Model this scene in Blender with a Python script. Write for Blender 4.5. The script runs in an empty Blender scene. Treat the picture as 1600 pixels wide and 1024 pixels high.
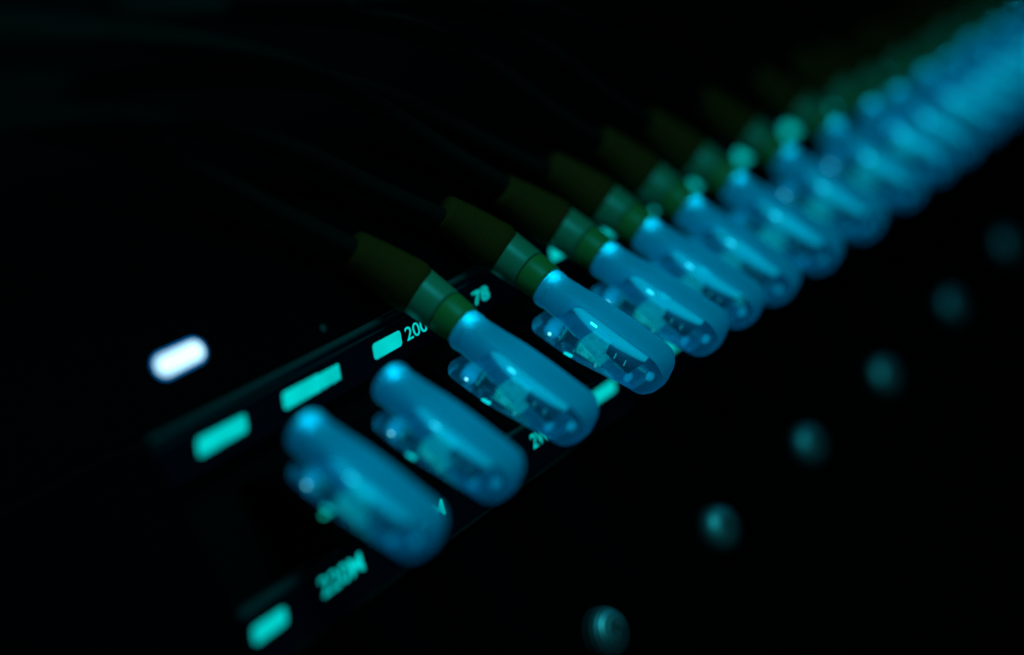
import bpy, bmesh, math, random
from mathutils import Vector, Matrix
random.seed(4)
C = bpy.context.scene
COL = C.collection
MM = 0.001                       # everything below is written in millimetres

def W(a, b, h):                  # panel millimetres (along the row, up the panel, off the panel) -> world metres
    return Vector((a, -h, b)) * MM

# ------------------------------------------------------------------ camera
cd = bpy.data.cameras.new('camera'); cam = bpy.data.objects.new('camera', cd); COL.objects.link(cam)
C.camera = cam
right = W(0.574352, -0.45865, 0.678055) / MM
up = W(0.339023, 0.887201, 0.312949) / MM
back = W(-0.745106, 0.050134, 0.665059) / MM
mw = Matrix((right, up, back)).transposed().to_4x4()
mw.translation = W(-248.6419, 7.8482, 247.1088)
cam.matrix_world = mw
cd.sensor_width = 36; cd.lens = 36 * 2400 / 1600
cd.clip_start = 0.01; cd.clip_end = 10
cd.dof.use_dof = True; cd.dof.focus_distance = 0.348; cd.dof.aperture_fstop = 2.7
cd.dof.aperture_blades = 0

# ------------------------------------------------------------------ world, light, exposure
w = bpy.data.worlds.new('World'); C.world = w; w.use_nodes = True
w.node_tree.nodes['Background'].inputs[0].default_value = (0.1, 0.75, 1.0, 1)
w.node_tree.nodes['Background'].inputs[1].default_value = 0.011
C.view_settings.view_transform = 'Standard'; C.view_settings.look = 'None'
C.view_settings.exposure = 0; C.view_settings.gamma = 1; C.view_settings.use_curve_mapping = False
C.cycles.use_denoising = True
C.cycles.max_bounces = 10; C.cycles.transparent_max_bounces = 24
C.cycles.sample_clamp_indirect = 4
# dim cyan fill lamp added out of view to light plug tops and collars
ld = bpy.data.lights.new('row_fill', 'AREA'); ld.shape = 'RECTANGLE'; ld.size = 0.16; ld.size_y = 0.08
ld.color = (0.03, 0.88, 1.0); ld.energy = 0.185
lo = bpy.data.objects.new('row_fill', ld); COL.objects.link(lo)
lo.location = W(-45, 165, 195)
lo.rotation_euler = (W(0, -20, 25) - lo.location).to_track_quat('-Z', 'X').to_euler()

# ------------------------------------------------------------------ materials
def mat(name):
    m = bpy.data.materials.new(name); m.use_nodes = True
    return m, m.node_tree.nodes, m.node_tree.links

def pbr(name, col, rough=.5, metal=0., emit=None, es=0., spec=.5, bump=0., bscale=2000., vary=0.):
    m, n, l = mat(name); p = n['Principled BSDF']
    p.inputs['Base Color'].default_value = (*col, 1); p.inputs['Roughness'].default_value = rough
    p.inputs['Metallic'].default_value = metal; p.inputs['Specular IOR Level'].default_value = spec
    if emit: p.inputs['Emission Color'].default_value = (*emit, 1); p.inputs['Emission Strength'].default_value = es
    if bump or vary:
        tc = n.new('ShaderNodeTexCoord'); nz = n.new('ShaderNodeTexNoise'); nz.inputs['Scale'].default_value = bscale
        nz.inputs['Detail'].default_value = 5
        l.new(tc.outputs['Object'], nz.inputs['Vector'])
        if bump:
            b = n.new('ShaderNodeBump'); b.inputs['Strength'].default_value = bump; b.inputs['Distance'].default_value = .0002
            l.new(nz.outputs['Fac'], b.inputs['Height']); l.new(b.outputs['Normal'], p.inputs['Normal'])
        if vary:
            mr = n.new('ShaderNodeMapRange'); mr.inputs[1].default_value = .3; mr.inputs[2].default_value = .7
            mr.inputs[3].default_value = rough - vary; mr.inputs[4].default_value = rough + vary
            l.new(nz.outputs['Fac'], mr.inputs[0]); l.new(mr.outputs[0], p.inputs['Roughness'])
    return m

def glow(name, col, s, noise=0., scale=900.):
    m, n, l = mat(name); p = n['Principled BSDF']
    p.inputs['Base Color'].default_value = (.02, .05, .05, 1); p.inputs['Roughness'].default_value = .6
    p.inputs['Emission Color'].default_value = (*col, 1); p.inputs['Emission Strength'].default_value = s
    if noise:
        tc = n.new('ShaderNodeTexCoord'); nz = n.new('ShaderNodeTexNoise'); nz.inputs['Scale'].default_value = scale
        l.new(tc.outputs['Object'], nz.inputs['Vector'])
        mr = n.new('ShaderNodeMapRange'); mr.inputs[1].default_value = .3; mr.inputs[2].default_value = .7
        mr.inputs[3].default_value = s * (1 - noise); mr.inputs[4].default_value = s * (1 + noise)
        l.new(nz.outputs['Fac'], mr.inputs[0]); l.new(mr.outputs[0], p.inputs['Emission Strength'])
    return m

def frosted(name):               # frosted cover: lets the lamps under it through and gives off a little even blue of its own
    m, n, l = mat(name); p = n['Principled BSDF']; out = n['Material Output']
    p.inputs['Base Color'].default_value = (.0, .50, .72, 1); p.inputs['Roughness'].default_value = .42
    p.inputs['Specular IOR Level'].default_value = .18
    p.inputs['Emission Color'].default_value = (0, .042, .080, 1); p.inputs['Emission Strength'].default_value = 1
    t = n.new('ShaderNodeBsdfTranslucent'); t.inputs[0].default_value = (.0, .6, .8, 1)
    mx = n.new('ShaderNodeMixShader'); mx.inputs[0].default_value = .3
    l.new(p.outputs[0], mx.inputs[1]); l.new(t.outputs[0], mx.inputs[2]); l.new(mx.outputs[0], out.inputs[0])
    tc = n.new('ShaderNodeTexCoord'); nz = n.new('ShaderNodeTexNoise'); nz.inputs['Scale'].default_value = 260
    nz.inputs['Detail'].default_value = 6
    b = n.new('ShaderNodeBump'); b.inputs['Strength'].default_value = .12; b.inputs['Distance'].default_value = .0003
    l.new(tc.outputs['Object'], nz.inputs['Vector']); l.new(nz.outputs['Fac'], b.inputs['Height']); l.new(b.outputs['Normal'], p.inputs['Normal'])
    return m

def clear(name, tint, see, emit, es, rough=.12):      # clear moulded plastic, denser where it is seen edge-on
    m, n, l = mat(name); p = n['Principled BSDF']; out = n['Material Output']
    p.inputs['Base Color'].default_value = (.0, .10, .20, 1); p.inputs['Roughness'].default_value = rough
    p.inputs['Emission Color'].default_value = (*emit, 1); p.inputs['Emission Strength'].default_value = es
    t = n.new('ShaderNodeBsdfTransparent'); t.inputs[0].default_value = (*tint, 1)
    lw = n.new('ShaderNodeLayerWeight'); lw.inputs[0].default_value = .35
    mr = n.new('ShaderNodeMapRange'); mr.inputs[3].default_value = 1 - see; mr.inputs[4].default_value = min(1, 1 - see + .45)
    l.new(lw.outputs['Facing'], mr.inputs[0])
    mx = n.new('ShaderNodeMixShader')
    tr = n.new('ShaderNodeBsdfTranslucent'); tr.inputs[0].default_value = (0, .6, .85, 1)
    mt = n.new('ShaderNodeMixShader'); mt.inputs[0].default_value = .5
    l.new(p.outputs[0], mt.inputs[1]); l.new(tr.outputs[0], mt.inputs[2])
    l.new(mr.outputs[0], mx.inputs[0]); l.new(t.outputs[0], mx.inputs[1]); l.new(mt.outputs[0], mx.inputs[2]); l.new(mx.outputs[0], out.inputs[0])
    return m

def glass(name):
    m, n, l = mat(name); p = n['Principled BSDF']; out = n['Material Output']
    p.inputs['Base Color'].default_value = (.5, .9, 1, 1); p.inputs['Roughness'].default_value = .06
    p.inputs['IOR'].default_value = 1.32; p.inputs['Transmission Weight'].default_value = 1
    t = n.new('ShaderNodeBsdfTransparent'); t.inputs[0].default_value = (.6, .92, 1, 1)
    d = n.new('ShaderNodeBsdfPrincipled'); d.inputs['Base Color'].default_value = (0, .12, .22, 1); d.inputs['Roughness'].default_value = .2
    d.inputs['Emission Color'].default_value = (0, .07, .15, 1); d.inputs['Emission Strength'].default_value = 1
    a = n.new('ShaderNodeMixShader'); a.inputs[0].default_value = .25
    b = n.new('ShaderNodeMixShader'); b.inputs[0].default_value = .14
    l.new(p.outputs[0], a.inputs[1]); l.new(t.outputs[0], a.inputs[2]); l.new(a.outputs[0], b.inputs[1]); l.new(d.outputs[0], b.inputs[2])
    l.new(b.outputs[0], out.inputs[0])
    return m

def vglow(name, col, s):          # lit from within, so that it fades towards its thin edges
    m, n, l = mat(name); n.remove(n['Principled BSDF'])
    e = n.new('ShaderNodeEmission'); e.inputs[0].default_value = (*col, 1); e.inputs[1].default_value = s
    l.new(e.outputs[0], n['Material Output'].inputs['Volume'])
    return m

TEAL = (0.0, .70, .66)
M = dict(
    gloss_black=pbr('black_gloss_panel', (.003, .003, .0035), .6, spec=.01, bump=.05, bscale=900, vary=.08),
    matte_black=pbr('black_matte_panel', (.0025, .0025, .003), .7, spec=.01, bump=.1, bscale=1500),
    window=pbr('tinted_label_window', (.003, .003, .006), .6, spec=.02, emit=(.0, .0003, .0011), es=1),
    rim=pbr('satin_rim', (.08, .10, .097), .5, spec=.15, bump=.1, bscale=1200),
    trim=pbr('dark_trim', (.018, .022, .02), .5, spec=.15),
    label=glow('backlit_label', TEAL, .88, .16, 110),
    pill=glow('white_lamp', (.52, .88, 1.0), 1.8, .04),
    halo=glow('blue_lamp_halo', (.0, .30, 1.0), .75),
    cover=frosted('frosted_blue_cover'),
    body=clear('clear_blue_body', (.66, .93, 1), .78, (0, .085, .20), 1),
    block=glass('clear_blue_block'),
    streak=vglow('inner_glow', (0, .42, .58), 370),
    dimglow=vglow('dim_inner_glow', (0, .36, .58), 260),
    core=glow('lamp_core', (0, .9, 1.0), 36),
    hot=glow('lamp_hot', (.02, .50, .62), 3.2),
    bluehaze=vglow('lamp_box_glow', (0, .26, .50), 210),
    spark=glow('lamp_spark', (.2, .85, 1.0), 2.2),
    ledbox=glow('lamp_box', (0, .24, .55), .9, .3, 900),
    chip=glow('teal_chip', (0, .40, .44), .68, .35, 700),
    dark=pbr('navy_contact', (.001, .008, .02), .35),
    clip=pbr('polished_clip', (.3, .8, .9), .2, metal=1),
    pinglint=glow('pin_glint', (.02, .5, .6), .7),
    edgeglint=glow('edge_highlight_glow', (.0, .30, .46), .55),
    channel=pbr('channel_black', (.006, .006, .006), .7, spec=.02, bump=.1, bscale=1500),
    link=glow('link_light', (.0, .62, .44), 1.2),
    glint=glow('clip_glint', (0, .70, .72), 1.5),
    ring=pbr('yellow_ring', (.11, .24, .05), .4, spec=.4, bump=.06, bscale=1500),
    collar=pbr('pale_yellow_collar', (.11, .29, .15), .36, spec=.5, bump=.06, bscale=1500),
    seam=pbr('dark_seam', (.03, .05, .01), .7),
    boot=pbr('yellow_boot', (.27, .038, .005), .75, spec=.08, bump=.15, bscale=900),
    cable=pbr('grey_cable', (.014, .011, .009), .85, spec=.02, bump=.1, bscale=900),
)
# turned metal, grooves running round the middle
m, n, l = mat('turned_metal'); p = n['Principled BSDF']
p.inputs['Base Color'].default_value = (.6, .62, .62, 1); p.inputs['Metallic'].default_value = 1
p.inputs['Roughness'].default_value = .5; p.inputs['Anisotropic'].default_value = .35
tg = n.new('ShaderNodeTangent'); tg.direction_type = 'RADIAL'; tg.axis = 'Y'; l.new(tg.outputs[0], p.inputs['Tangent'])
M['metal'] = m

# ------------------------------------------------------------------ mesh helpers
def obj(name, bm, m, parent=None, smooth=True):
    bmesh.ops.recalc_face_normals(bm, faces=bm.faces[:])
    me = bpy.data.meshes.new(name); bm.to_mesh(me); bm.free()
    if m: me.materials.append(m)
    if smooth: me.shade_smooth()
    o = bpy.data.objects.new(name, me); COL.objects.link(o)
    if parent: o.parent = parent
    return o

def soft(o, deg=35):
    me = o.data; me.shade_smooth()
    bm = bmesh.new(); bm.from_mesh(me)
    for e in bm.edges:
        e.smooth = not (len(e.link_faces) == 2 and e.calc_face_angle(0) > math.radians(deg))
    bm.to_mesh(me); bm.free()
    return o

def empty(name, label, cat, loc=(0, 0, 0), group=None):
    o = bpy.data.objects.new(name, None); COL.objects.link(o); o.location = loc
    o.empty_display_size = .005
    o['label'] = label; o['category'] = cat
    if group: o['group'] = group
    return o

def loft(rings, cap=True, closed=True):
    bm = bmesh.new(); vs = [[bm.verts.new(p) for p in r] for r in rings]
    k = len(rings[0])
    for i in range(len(vs) - 1):
        for j in range(k if closed else k - 1):
            q = (j + 1) % k
            bm.faces.new((vs[i][j], vs[i][q], vs[i + 1][q], vs[i + 1][j]))
    if cap and closed:
        bm.faces.new(vs[0][::-1]); bm.faces.new(vs[-1])
    return bm

def extr(profile, a0, a1):       # closed (b, h) outline run along the row
    bm = bmesh.new()
    A = [bm.verts.new(W(a0, b, h)) for b, h in profile]; B = [bm.verts.new(W(a1, b, h)) for b, h in profile]
    k = len(profile)
    for j in range(k):
        q = (j + 1) % k; bm.faces.new((A[j], A[q], B[q], B[j]))
    bm.faces.new(A[::-1]); bm.faces.new(B)
    return bm

def boxbm(a0, a1, b0, b1, h0, h1, bev=0.):
    bm = extr([(b0, h0), (b1, h0), (b1, h1), (b0, h1)], a0, a1)
    if bev: bmesh.ops.bevel(bm, geom=bm.edges[:], offset=bev * MM, segments=2, affect='EDGES')
    return bm

def rrect(a0, a1, b0, b1, r, h0, h1, shear=0.):
    pts = []
    for (cx, cy, s) in ((a1 - r, b1 - r, 0), (a0 + r, b1 - r, 90), (a0 + r, b0 + r, 180), (a1 - r, b0 + r, 270)):
        for k in range(7):
            t = math.radians(s + k * 15); x = cx + r * math.cos(t); y = cy + r * math.sin(t)
            pts.append((x + shear * (y - b0), y))
    return loft([[W(x, y, h0) for x, y in pts], [W(x, y, h1) for x, y in pts]])

def text_mesh(s, height, width):
    cu = bpy.data.curves.new('text', 'FONT'); cu.body = s; cu.extrude = .02; cu.offset = .010; cu.shear = .22
    o = bpy.data.objects.new('text', cu); COL.objects.link(o)
    bpy.context.view_layer.update()
    me = bpy.data.meshes.new_from_object(o.evaluated_get(bpy.context.evaluated_depsgraph_get()))
    bpy.data.objects.remove(o)
    xs = [v.co.x for v in me.vertices]; ys = [v.co.y for v in me.vertices]
    x0, x1, y0, y1 = min(xs), max(xs), min(ys), max(ys)
    for v in me.vertices:
        v.co = W((v.co.x - x0) / (x1 - x0) * width, (v.co.y - y0) / (y1 - y0) * height, .06 + v.co.z)
    return me

# ------------------------------------------------------------------ the lit switch front
A0, A1 = -79, 620
switch = empty('network_switch', 'black rack switch front with glowing teal port labels and white status lamp', 'network switch', W(0, 5, 0))
def part(name, bm, m, smooth=False):
    o = obj(name, bm, m, None, smooth); o.parent = switch; o.matrix_parent_inverse = Matrix.Translation(-switch.location)
    return o
part('faceplate', boxbm(-420, A1, 6.4, 420, -12, 0, .3), M['gloss_black'])
part('side_plate', boxbm(-320, A0 - .9, -44.6, 6.2, -12, 0, .3), M['gloss_black'])
part('rim', boxbm(A0, A1, 4.9, 6.2, -4, .9, .45), M['rim'])
part('label_strip', boxbm(A0, A1, -4.6, 4.85, -4, -.05), M['window'])
part('rim', boxbm(A0 - .8, A0 - .05, -44.2, 6.2, -4, .4, .25), M['gloss_black'])
part('port_channel', boxbm(A0, A1, -31.4, -4.65, -9, -4), M['channel'])
part('rim', boxbm(A0, A1, -33.0, -31.5, -4, .35, .5), M['rim'])
part('label_strip', boxbm(A0, A1, -43.2, -33.05, -4, -.05), M['window'])
part('edge_trim', boxbm(A0, A1, -44.2, -43.4, -6, .15, .2), M['trim'])
part('groove', boxbm(A0, A1, 3.55, 3.75, -.1, .03), M['rim'])

def bar(a0, a1, b0, b1, r=.5): part('label_bar', rrect(a0 - .22 * (b1 - b0), a1 - .22 * (b1 - b0), b0, b1, r, -.04, .08, .44), M['label'])
def txt(s, a, b, wd, ht=3.3):
    o = bpy.data.objects.new('label_text', text_mesh(s, ht, wd)); o.data.materials.append(M['label'])
    COL.objects.link(o); o.location = W(a, b, 0) - switch.location; o.parent = switch
for a0, a1 in ((-69.4, -56), (-45.2, -33.4), (-16.2, -6.6), (37.5, 47), (54.0, 61.2)):
    bar(a0, a1, -1.7, 1.7, .8)
for k in range(4): bar(-33.2 + k * 1.45, -32.0 + k * 1.45, -1.7 + .1 * (k % 2), 1.6, .3)
for a0, a1 in ((78, 87), (103.5, 112), (126, 134.5), (154, 171), (186, 209), (222, 240), (254, 272), (292, 312)):
    bar(a0, a1, -3.4, .6, .8)
txt('2001', -5.4, -1.5, 10.2, 3.0); txt('78', 20.3, -1.9, 6.4, 3.1)
txt('1', 64.6, -1.6, 2.0)
for a0, a1 in ((-78.4, -69.4), (42.0, 53.2), (78, 90), (110, 122)):
    bar(a0, a1, -38.2, -35.2, .9)
txt('220M', -59.5, -38.4, 13.6, 3.7); txt('22M', -28.2, -38.7, 9.8, 3.4); txt('2WM', 15.2, -38.3, 11.0, 3.3)
# status lamp
part('status_lamp', rrect(-69.1, -57.2, 15.4, 19.2, 1.9, -.05, .25), M['pill'])
part('lamp_halo', rrect(-69.7, -56.6, 14.8, 19.8, 2.5, -.06, .12), M['halo'])  # glowing ring that draws the blue fringe of light round the lamp
part('pin_hole', rrect(-26.9, -25.3, 9.0, 10.6, .8, -.05, .1), M['rim'])

# ------------------------------------------------------------------ the dark blanking panel with steel studs
blank = empty('blank_panel', 'matt black panel below the plug row carrying a line of round steel studs', 'panel', W(0, -44.6, 0))
def bpart(name, bm, m, smooth=False):
    o = obj(name, bm, m, None, smooth); o.parent = blank; o.matrix_parent_inverse = Matrix.Translation(-blank.location); return o
bpart('panel_sheet', boxbm(-320, A1, -330, -44.8, -12, -1.5, .3), M['matte_black'])
def stud():
    prof = [(0, 5.4), (1.3, 5.25), (2.8, 4.8), (4.2, 4.05), (5.3, 3.1), (6.0, 2.0), (6.4, .8), (6.5, -1.6)]
    fine = []
    for i in range(len(prof) - 1):
        for k in range(4):
            t = k / 4; fine.append(tuple(prof[i][q] * (1 - t) + prof[i + 1][q] * t for q in (0, 1)))
    fine.append(prof[-1]); fine[0] = (.03, 5.4)
    return loft([[W(r * math.cos(2 * math.pi * k / 48), r * math.sin(2 * math.pi * k / 48), h) for k in range(48)] for r, h in fine])
s0 = obj('stud', stud(), M['metal'])
for i, (a, b) in enumerate(((7.8, -83.8), (63.9, -84), (118.3, -83.6), (173.2, -83.9), (234.4, -81.6), (294.5, -78.4))):
    o = s0 if i == 0 else s0.copy()
    if i: COL.objects.link(o)
    o.location = W(a, b, 0) - blank.location; o.parent = blank

# ------------------------------------------------------------------ the plugs
TH = math.radians(33.38)
T = Vector((0, -math.cos(TH), math.sin(TH))); B = Vector((0, math.sin(TH), math.cos(TH)))
def PL(t, x, s):                 # plug millimetres: along to the tip, across, up from the top face -> local metres
    p = T * t + B * s
    return W(x, p.y, p.z)

def sect(t, top, bot, hw, n=2., k=40, a0=0., a1=360.):
    c = (top + bot) / 2; hh = (top - bot) / 2; r = []
    full = abs(a1 - a0 - 360) < 1e-6
    for j in range(k):
        th = math.radians(a0 + (a1 - a0) * j / (k if full else k - 1))
        cx, sy = math.cos(th), math.sin(th)
        r.append((t, hw * math.copysign(abs(cx) ** (2 / n), cx), c + hh * math.copysign(abs(sy) ** (2 / n), sy)))
    return r

SHAFT = [(-2.3, -1.5, -7.2, 2.8, 2), (-2.0, -.6, -8.2, 3.8, 2), (-1.5, 0, -8.7, 4.3, 2), (-.7, .3, -9.0, 4.6, 2), (.4, .35, -9.1, 4.65, 2), (1.0, .28, -9.0, 4.6, 2),
         (1.3, .12, -8.9, 4.45, 2), (4, .06, -8.7, 4.4, 2.3), (8, 0, -8.5, 4.3, 3.2), (12, 0, -8.9, 4.25, 5), (16, 0, -9.7, 4.25, 7), (20, 0, -10.6, 4.3, 8), (25, 0, -11.5, 4.3, 8),
         (29, -.02, -11.5, 4.35, 8), (31.2, -.15, -11.2, 4.3, 8), (32.4, -.55, -10.8, 4.15, 7), (33.4, -1.3, -10.1, 3.85, 5), (34.2, -2.4, -9.2, 3.3, 4.5), (34.6, -3.7, -8.2, 2.4, 4), (34.75, -5.2, -6.9, 1.0, 3)]
def resample(rows, per=3):
    out = []
    for i in range(len(rows) - 1):
        p0, p1, p2, p3 = rows[max(i - 1, 0)], rows[i], rows[i + 1], rows[min(i + 2, len(rows) - 1)]
        for k in range(per):
            u = k / per
            out.append(tuple(.5 * (2 * b + (c - a) * u + (2 * a - 5 * b + 4 * c - d) * u * u + (3 * b - a - 3 * c + d) * u ** 3) for a, b, c, d in zip(p0, p1, p2, p3)))
    out.append(rows[-1]); return out
SH = resample(SHAFT)

def shaft_bm(grow=0.):
    return loft([[PL(*p) for p in sect(t, a + grow, b - grow, hw + grow, n, 48)] for t, a, b, hw, n in SH])
def cover_bm():                  # frosted skin: right round the rear of the shaft, only over the flat top further on, its edges turned in
    rings = []
    for t, a, b, hw, n in SH:
        u = min(1, max(0, (t - 2.5) / 8.5)); u = u * u * (3 - 2 * u)
        lo_ = -88 + (42 + 88) * u
        o = sect(t, a + .1, b - .1, hw + .1, n, 40, lo_, 180 - lo_)
        i0 = sect(t, a - .15, b + .15, max(hw - .15, .1), n, 40, lo_, 180 - lo_)
        rings.append([PL(*p) for p in [i0[0]] + o + [i0[-1]]])
    return loft(rings, closed=False)

BLOCK = [(.5, -11.6, -13.4, 3.2, 4), (.9, -10.9, -14.1, 3.7, 5), (1.7, -10.3, -14.7, 3.95, 7), (3, -9.9, -14.9, 4.0, 8), (9, -8.3, -14.8, 4.0, 8), (15, -7.6, -14.4, 4.0, 6), (21, -8.0, -13.1, 4.0, 6), (26, -8.4, -12.1, 4.0, 6), (29, -8.8, -11.5, 3.9, 5), (30, -9.2, -11.2, 3.5, 4)]
def block_bm(): return loft([[PL(*p) for p in sect(t, a, b, hw, n, 40)] for t, a, b, hw, n in resample(BLOCK)])

def hexa(t0, t1, x0, x1, s0, s1, bev=.15, s0b=None, s1b=None):
    s0b = s0 if s0b is None else s0b; s1b = s1 if s1b is None else s1b
    bm = loft([[PL(t0, x0, s0), PL(t0, x1, s0), PL(t0, x1, s1), PL(t0, x0, s1)], [PL(t1, x0, s0b), PL(t1, x1, s0b), PL(t1, x1, s1b), PL(t1, x0, s1b)]])
    if bev: bmesh.ops.bevel(bm, geom=bm.edges[:], offset=bev * MM, segments=2, affect='EDGES')
    return bm
def ball(t, x, s, r, sx=1.):
    bm = bmesh.new(); bmesh.ops.create_uvsphere(bm, u_segments=14, v_segments=10, radius=r * MM)
    c = PL(t, x, s); ax = PL(1, 0, 0).normalized()
    for v in bm.verts: v.co = v.co + ax * (v.co.dot(ax) * (sx - 1)) + c
    return bm
AXS = -4.35
AXC = -3.8
def turned(rows, k=40):          # (t, radius) rows turned about the plug's axis
    return loft([[PL(*p) for p in sect(t, AXC + r, AXC - r, r, 2, k)] for t, r in rows])

def make_plug(cabled):
    t = empty('cable_plug' if cabled else 'blanking_plug', '', 'plug')
    bd = obj('body', shaft_bm(), M['body'], t)
    obj('top_cover', cover_bm(), M['cover'], t)
    bl = soft(obj('latch_block', block_bm(), M['block'], t))
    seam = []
    for tt, a, b, hw, n in SH:                    # bright highlight along the shaft's underside edge, drawn as a glowing tube
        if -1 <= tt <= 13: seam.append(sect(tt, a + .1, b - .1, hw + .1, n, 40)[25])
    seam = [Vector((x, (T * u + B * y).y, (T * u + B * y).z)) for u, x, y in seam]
    obj('edge_highlight', tube(seam, [.09] * len(seam), 8), M['edgeglint'], bd)
    # inside the clear plastic
    pts = [(7.6, -1.7, -2.0), (9, -1.5, -2.9), (12, -1.4, -4.0), (15.5, -1.4, -4.7), (19, -1.4, -4.6), (24, -1.4, -4.0), (28.5, -1.4, -3.1), (29.6, -1.7, -2.4)]
    for sg in (-1, 1):
        obj('inner_glow', loft([[PL(tt, sg * 2.75 + x - .01, y) for _, x, y in sect(tt, a + .3, b - .5, 1.05, 2, 20)] for tt, a, b in resample(pts)]), M['streak'], t)  # volume glow that draws the bright streak below the top edge
        obj('led', hexa(13.9, 15.9, sg * 3.72 - .1, sg * 3.72 + .1, -3.0, -2.2, .1), M['hot'], t)
    obj('led', hexa(-.55, .85, -1.9, -.5, -1.45, -1.35, 0), M['core'], t)
    obj('light_baffle', hexa(-1.0, 1.3, -2.4, 0, -2.1, -1.5, .1), M['dark'], bd)  # opaque baffle added under the rear LED to confine its light
    obj('inner_glow', ball(27.4, -2.6, -9.6, 1.35, .7), M['dimglow'], bd)  # this ball and the next glow to draw soft bright patches near the tip
    obj('inner_glow', ball(31.8, -2.0, -6.2, 1.3, .8), M['dimglow'], bd)
    obj('contact_block', hexa(20.2, 27.4, -3.5, 3.5, -7.4, -4.6, .2, -8.4, -5.6), M['dark'], bd)
    for tt in (22.6, 25.4):
        obj('pin_and_glint', hexa(tt, tt + .25, -3.72, -3.55, -7.0, -5.4, .05), M['pinglint'], bd)  # pins made to glow, drawing thin bright glints
    obj('led', hexa(3.6, 7.2, -3.5, 2.0, -13.9, -10.9, .5), M['bluehaze'], bl)
    obj('led', ball(5.9, -3.75, -12.2, .38), M['spark'], bl)
    obj('divider', hexa(8.2, 8.6, -3.7, 3.7, -14.2, -9.0, .08), M['clip'], bl)
    obj('chip', hexa(13.4, 20.4, -3.4, 2.6, -12.2, -8.6, .25, -11.6, -8.3), M['chip'], bl)
    obj('pin_and_glint', hexa(14.6, 16.9, -3.68, -3.5, -11.3, -11.05, .05), M['pinglint'], bl)  # this and the next two are glowing slivers drawn as glints
    obj('pin_and_glint', hexa(15.0, 17.8, -3.68, -3.5, -9.9, -9.7, .05, -10.1, -9.9), M['pinglint'], bl)
    obj('pin_and_glint', hexa(19.1, 19.7, -3.72, -3.4, -12.2, -11.2, .05), M['pinglint'], bl)
    obj('pin_and_glint', hexa(9.6, 10.0, -3.72, -3.4, -13.8, -12.0, .05), M['clip'], bl)
    obj('pin_and_glint', hexa(13.0, 13.3, -3.68, -3.3, -12.4, -9.0, .05), M['clip'], bl)
    obj('pin_and_glint', hexa(18.6, 18.9, -3.68, -3.3, -12.6, -11.0, .05), M['clip'], bl)
    obj('clip', hexa(11.0, 13.2, -3.85, -3.0, -14.4, -14.0, .1, -14.1, -13.5), M['glint'], bl)  # glowing sliver that draws the bright glint at the block's bottom
    obj('inner_glow', hexa(14.5, 26.5, -3.7, -3.3, -14.1, -13.8, .08, -12.0, -11.7), M['streak'], bl)  # glowing strip that draws the bright streak along the bottom edge
    if cabled:
        r1 = soft(obj('ring', turned([(-6.6, 4.95), (-6.3, 5.05), (-2.0, 4.72), (-1.5, 4.68), (-1.2, 4.5)]), M['ring'], t))
        obj('seam', turned([(-7.0, 4.85), (-6.5, 4.85)]), M['seam'], r1)
        soft(obj('collar', turned([(-16.6, 5.6), (-16.0, 5.65), (-7.3, 5.2), (-7.0, 5.05), (-6.9, 4.8)]), M['collar'], t))
        c0 = T * -15.2 + B * AXC
        c1 = Vector((-9.4, 25.0, -14.2))          # rear of the boot, bent along the row
        path = [c0 + (c1 - c0) * u + T * -1.0 * math.sin(math.pi * u) for u in [k / 14 for k in range(15)]]
        rad = [5.7, 6.12, 6.1, 5.95, 5.8, 5.68, 5.55, 5.4, 5.28, 5.15, 5.0, 4.85, 4.72, 4.55, 4.3]
        rows = []; rr = []
        for i in range(len(path) - 1):            # shallow ribs round the boot
            for k in range(4):
                u = k / 4; rows.append(path[i].lerp(path[i + 1], u)); rr.append(rad[i] * (1 - u) + rad[i + 1] * u - (.06 if k in (2, 3) and i > 1 else 0))
        rows.append(path[-1]); rr.append(rad[-1])
        obj('boot', tube(rows, rr, 36), M['boot'], t)
        cpts = [c1 + (c0 - c1) * .2, c1, Vector((-24, 37.5, -13)), Vector((-43, 52, -9)), Vector((-65, 62.5, -3)), Vector((-87, 68.5, 4)), Vector((-120, 75, 12)), Vector((-170, 82, 22))]
        cp = [Vector(q) for q in resample([tuple(q) for q in cpts], 8)]
        obj('cable', tube(cp, [2.45] * len(cp), 24), M['cable'], t)
    return t

def tube(path, rad, k):
    rings = []; up_ = Vector((0, 0, 1))
    for i, p in enumerate(path):
        d = (path[min(i + 1, len(path) - 1)] - path[max(i - 1, 0)]).normalized()
        u = d.cross(up_).normalized(); v = u.cross(d)
        rings.append([W(*(p + u * math.cos(2 * math.pi * j / k) * rad[i] + v * math.sin(2 * math.pi * j / k) * rad[i])) for j in range(k)])
    return loft(rings)

def copy_tree(o, parent=None):
    c = o.copy(); COL.objects.link(c)
    if parent: c.parent = parent
    for ch in o.children: copy_tree(ch, c)
    return c

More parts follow.
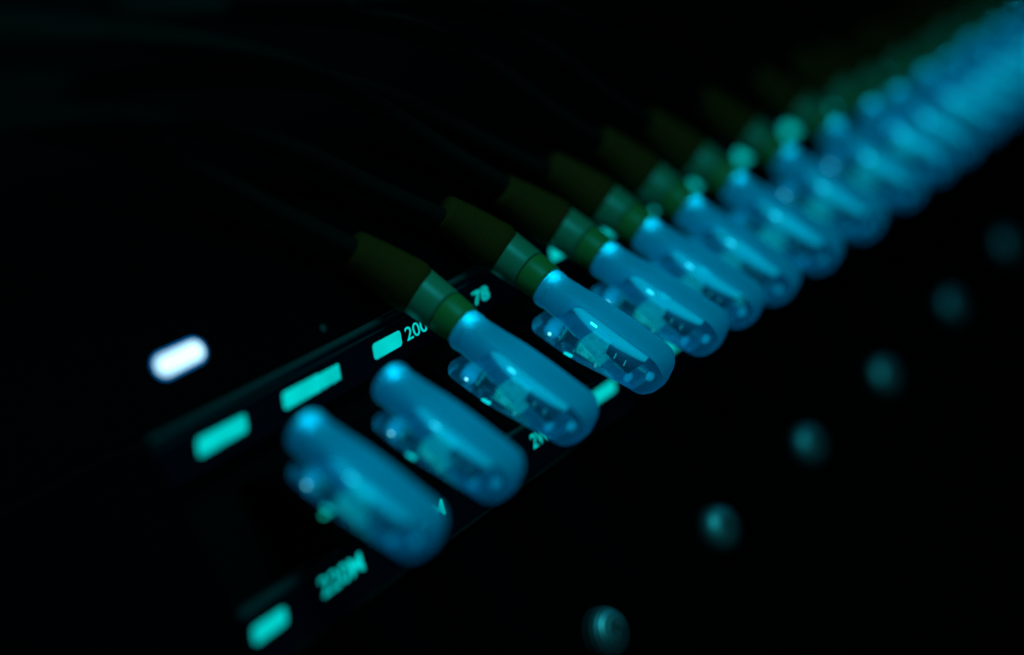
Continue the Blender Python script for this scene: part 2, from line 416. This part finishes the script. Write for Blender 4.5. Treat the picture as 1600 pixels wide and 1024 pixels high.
SPOTS = [(-57.5, -4.4), (-31.9, -4.5), (-4.5, -2.6), (27.2, -3.7), (51.2, -4.3), (71.4, -4.2), (93.7, -4.7), (118.9, -5.1), (149.4, -5.6), (182.2, -5.6),
         (209.6, -5.4), (230.2, -5.9), (255.5, -5.1), (277.7, -5.4), (302.3, -3.7), (329.8, -3.9), (360.5, -3.1), (393.1, -2.8)]
ORD = ['first', 'second', 'third', 'fourth', 'fifth', 'sixth', 'seventh', 'eighth', 'ninth', 'tenth', 'eleventh', 'twelfth', 'thirteenth', 'fourteenth', 'fifteenth', 'sixteenth', 'seventeenth', 'eighteenth']
LAB = ['blurred bare blue plug without a cable, at the lower left end of the row',
       'bare blue plug without a cable, between the end plug and the first cabled one',
       'sharp blue plug with yellow boot covering the glowing 200 label',
       'blue plug with yellow boot just behind the sharpest one, its boot over the bar label']
for i in range(4, 18):
    far = 'softly blurred' if i < 8 else 'blurred' if i < 12 else 'heavily blurred'
    LAB.append(f'{far} blue plug with yellow boot, {ORD[i - 2]} cabled plug counted from the bare ones')
LAB[17] = 'heavily blurred blue plug with yellow boot, last at the top right corner'
bare = make_plug(False); wired = make_plug(True)
for i, (a, b) in enumerate(SPOTS):
    o = bare if i == 0 else wired if i == 2 else copy_tree(bare if i == 1 else wired)
    o.location = W(a - .24, b - .15, 21)
    if i > 3: o.rotation_euler = (math.radians(random.uniform(-2.2, 2.2)), math.radians(random.uniform(-2, 2)), math.radians(random.uniform(-2, 2)))
    for ch in o.children:
        if ch.name.startswith('cable') and i > 2: ch.rotation_euler = (math.radians(random.uniform(-2, 2)), math.radians(random.uniform(-4, 4)), math.radians(random.uniform(-2, 2)))
    if i > 7: k_ = 1 - .012 * min(i - 7, 6); o.scale = (k_, k_, k_)
    if i < 2: o.scale = (.96, .96, .96)          # the bare plugs are a size smaller
    o['label'] = LAB[i]; o['category'] = 'plug'; o['group'] = 'lit blue plugs in a row along the switch'
    # black jack that holds the plug, part of the switch
    k = boxbm(a - 5.2, a + 4.7, b - 26, b - 6.5, -4.2, 2.0, .4)
    for v in k.verts:
        if v.co.y < 0:
            bb = v.co.z / MM - (b - .15)       # slope the top to follow the plug's underside
            v.co.y = -(21 + (T * ((-bb - 15.2 * math.sin(TH)) / math.cos(TH)) + B * -15.2).z) * MM
    part('port_jack', k, M['matte_black'])
    if i: continue
    tg_, hh = 12.2, -15.3                          # the end port's small green link light, beside the plug's clip
    q = T * tg_ + B * hh
    part('port_led', boxbm(a - 4.5, a - 3.2, b - .15 + q.y - 1.0, b - .15 + q.y + 1.0, 21 + q.z - .7, 21 + q.z - .1, .1), M['link'])
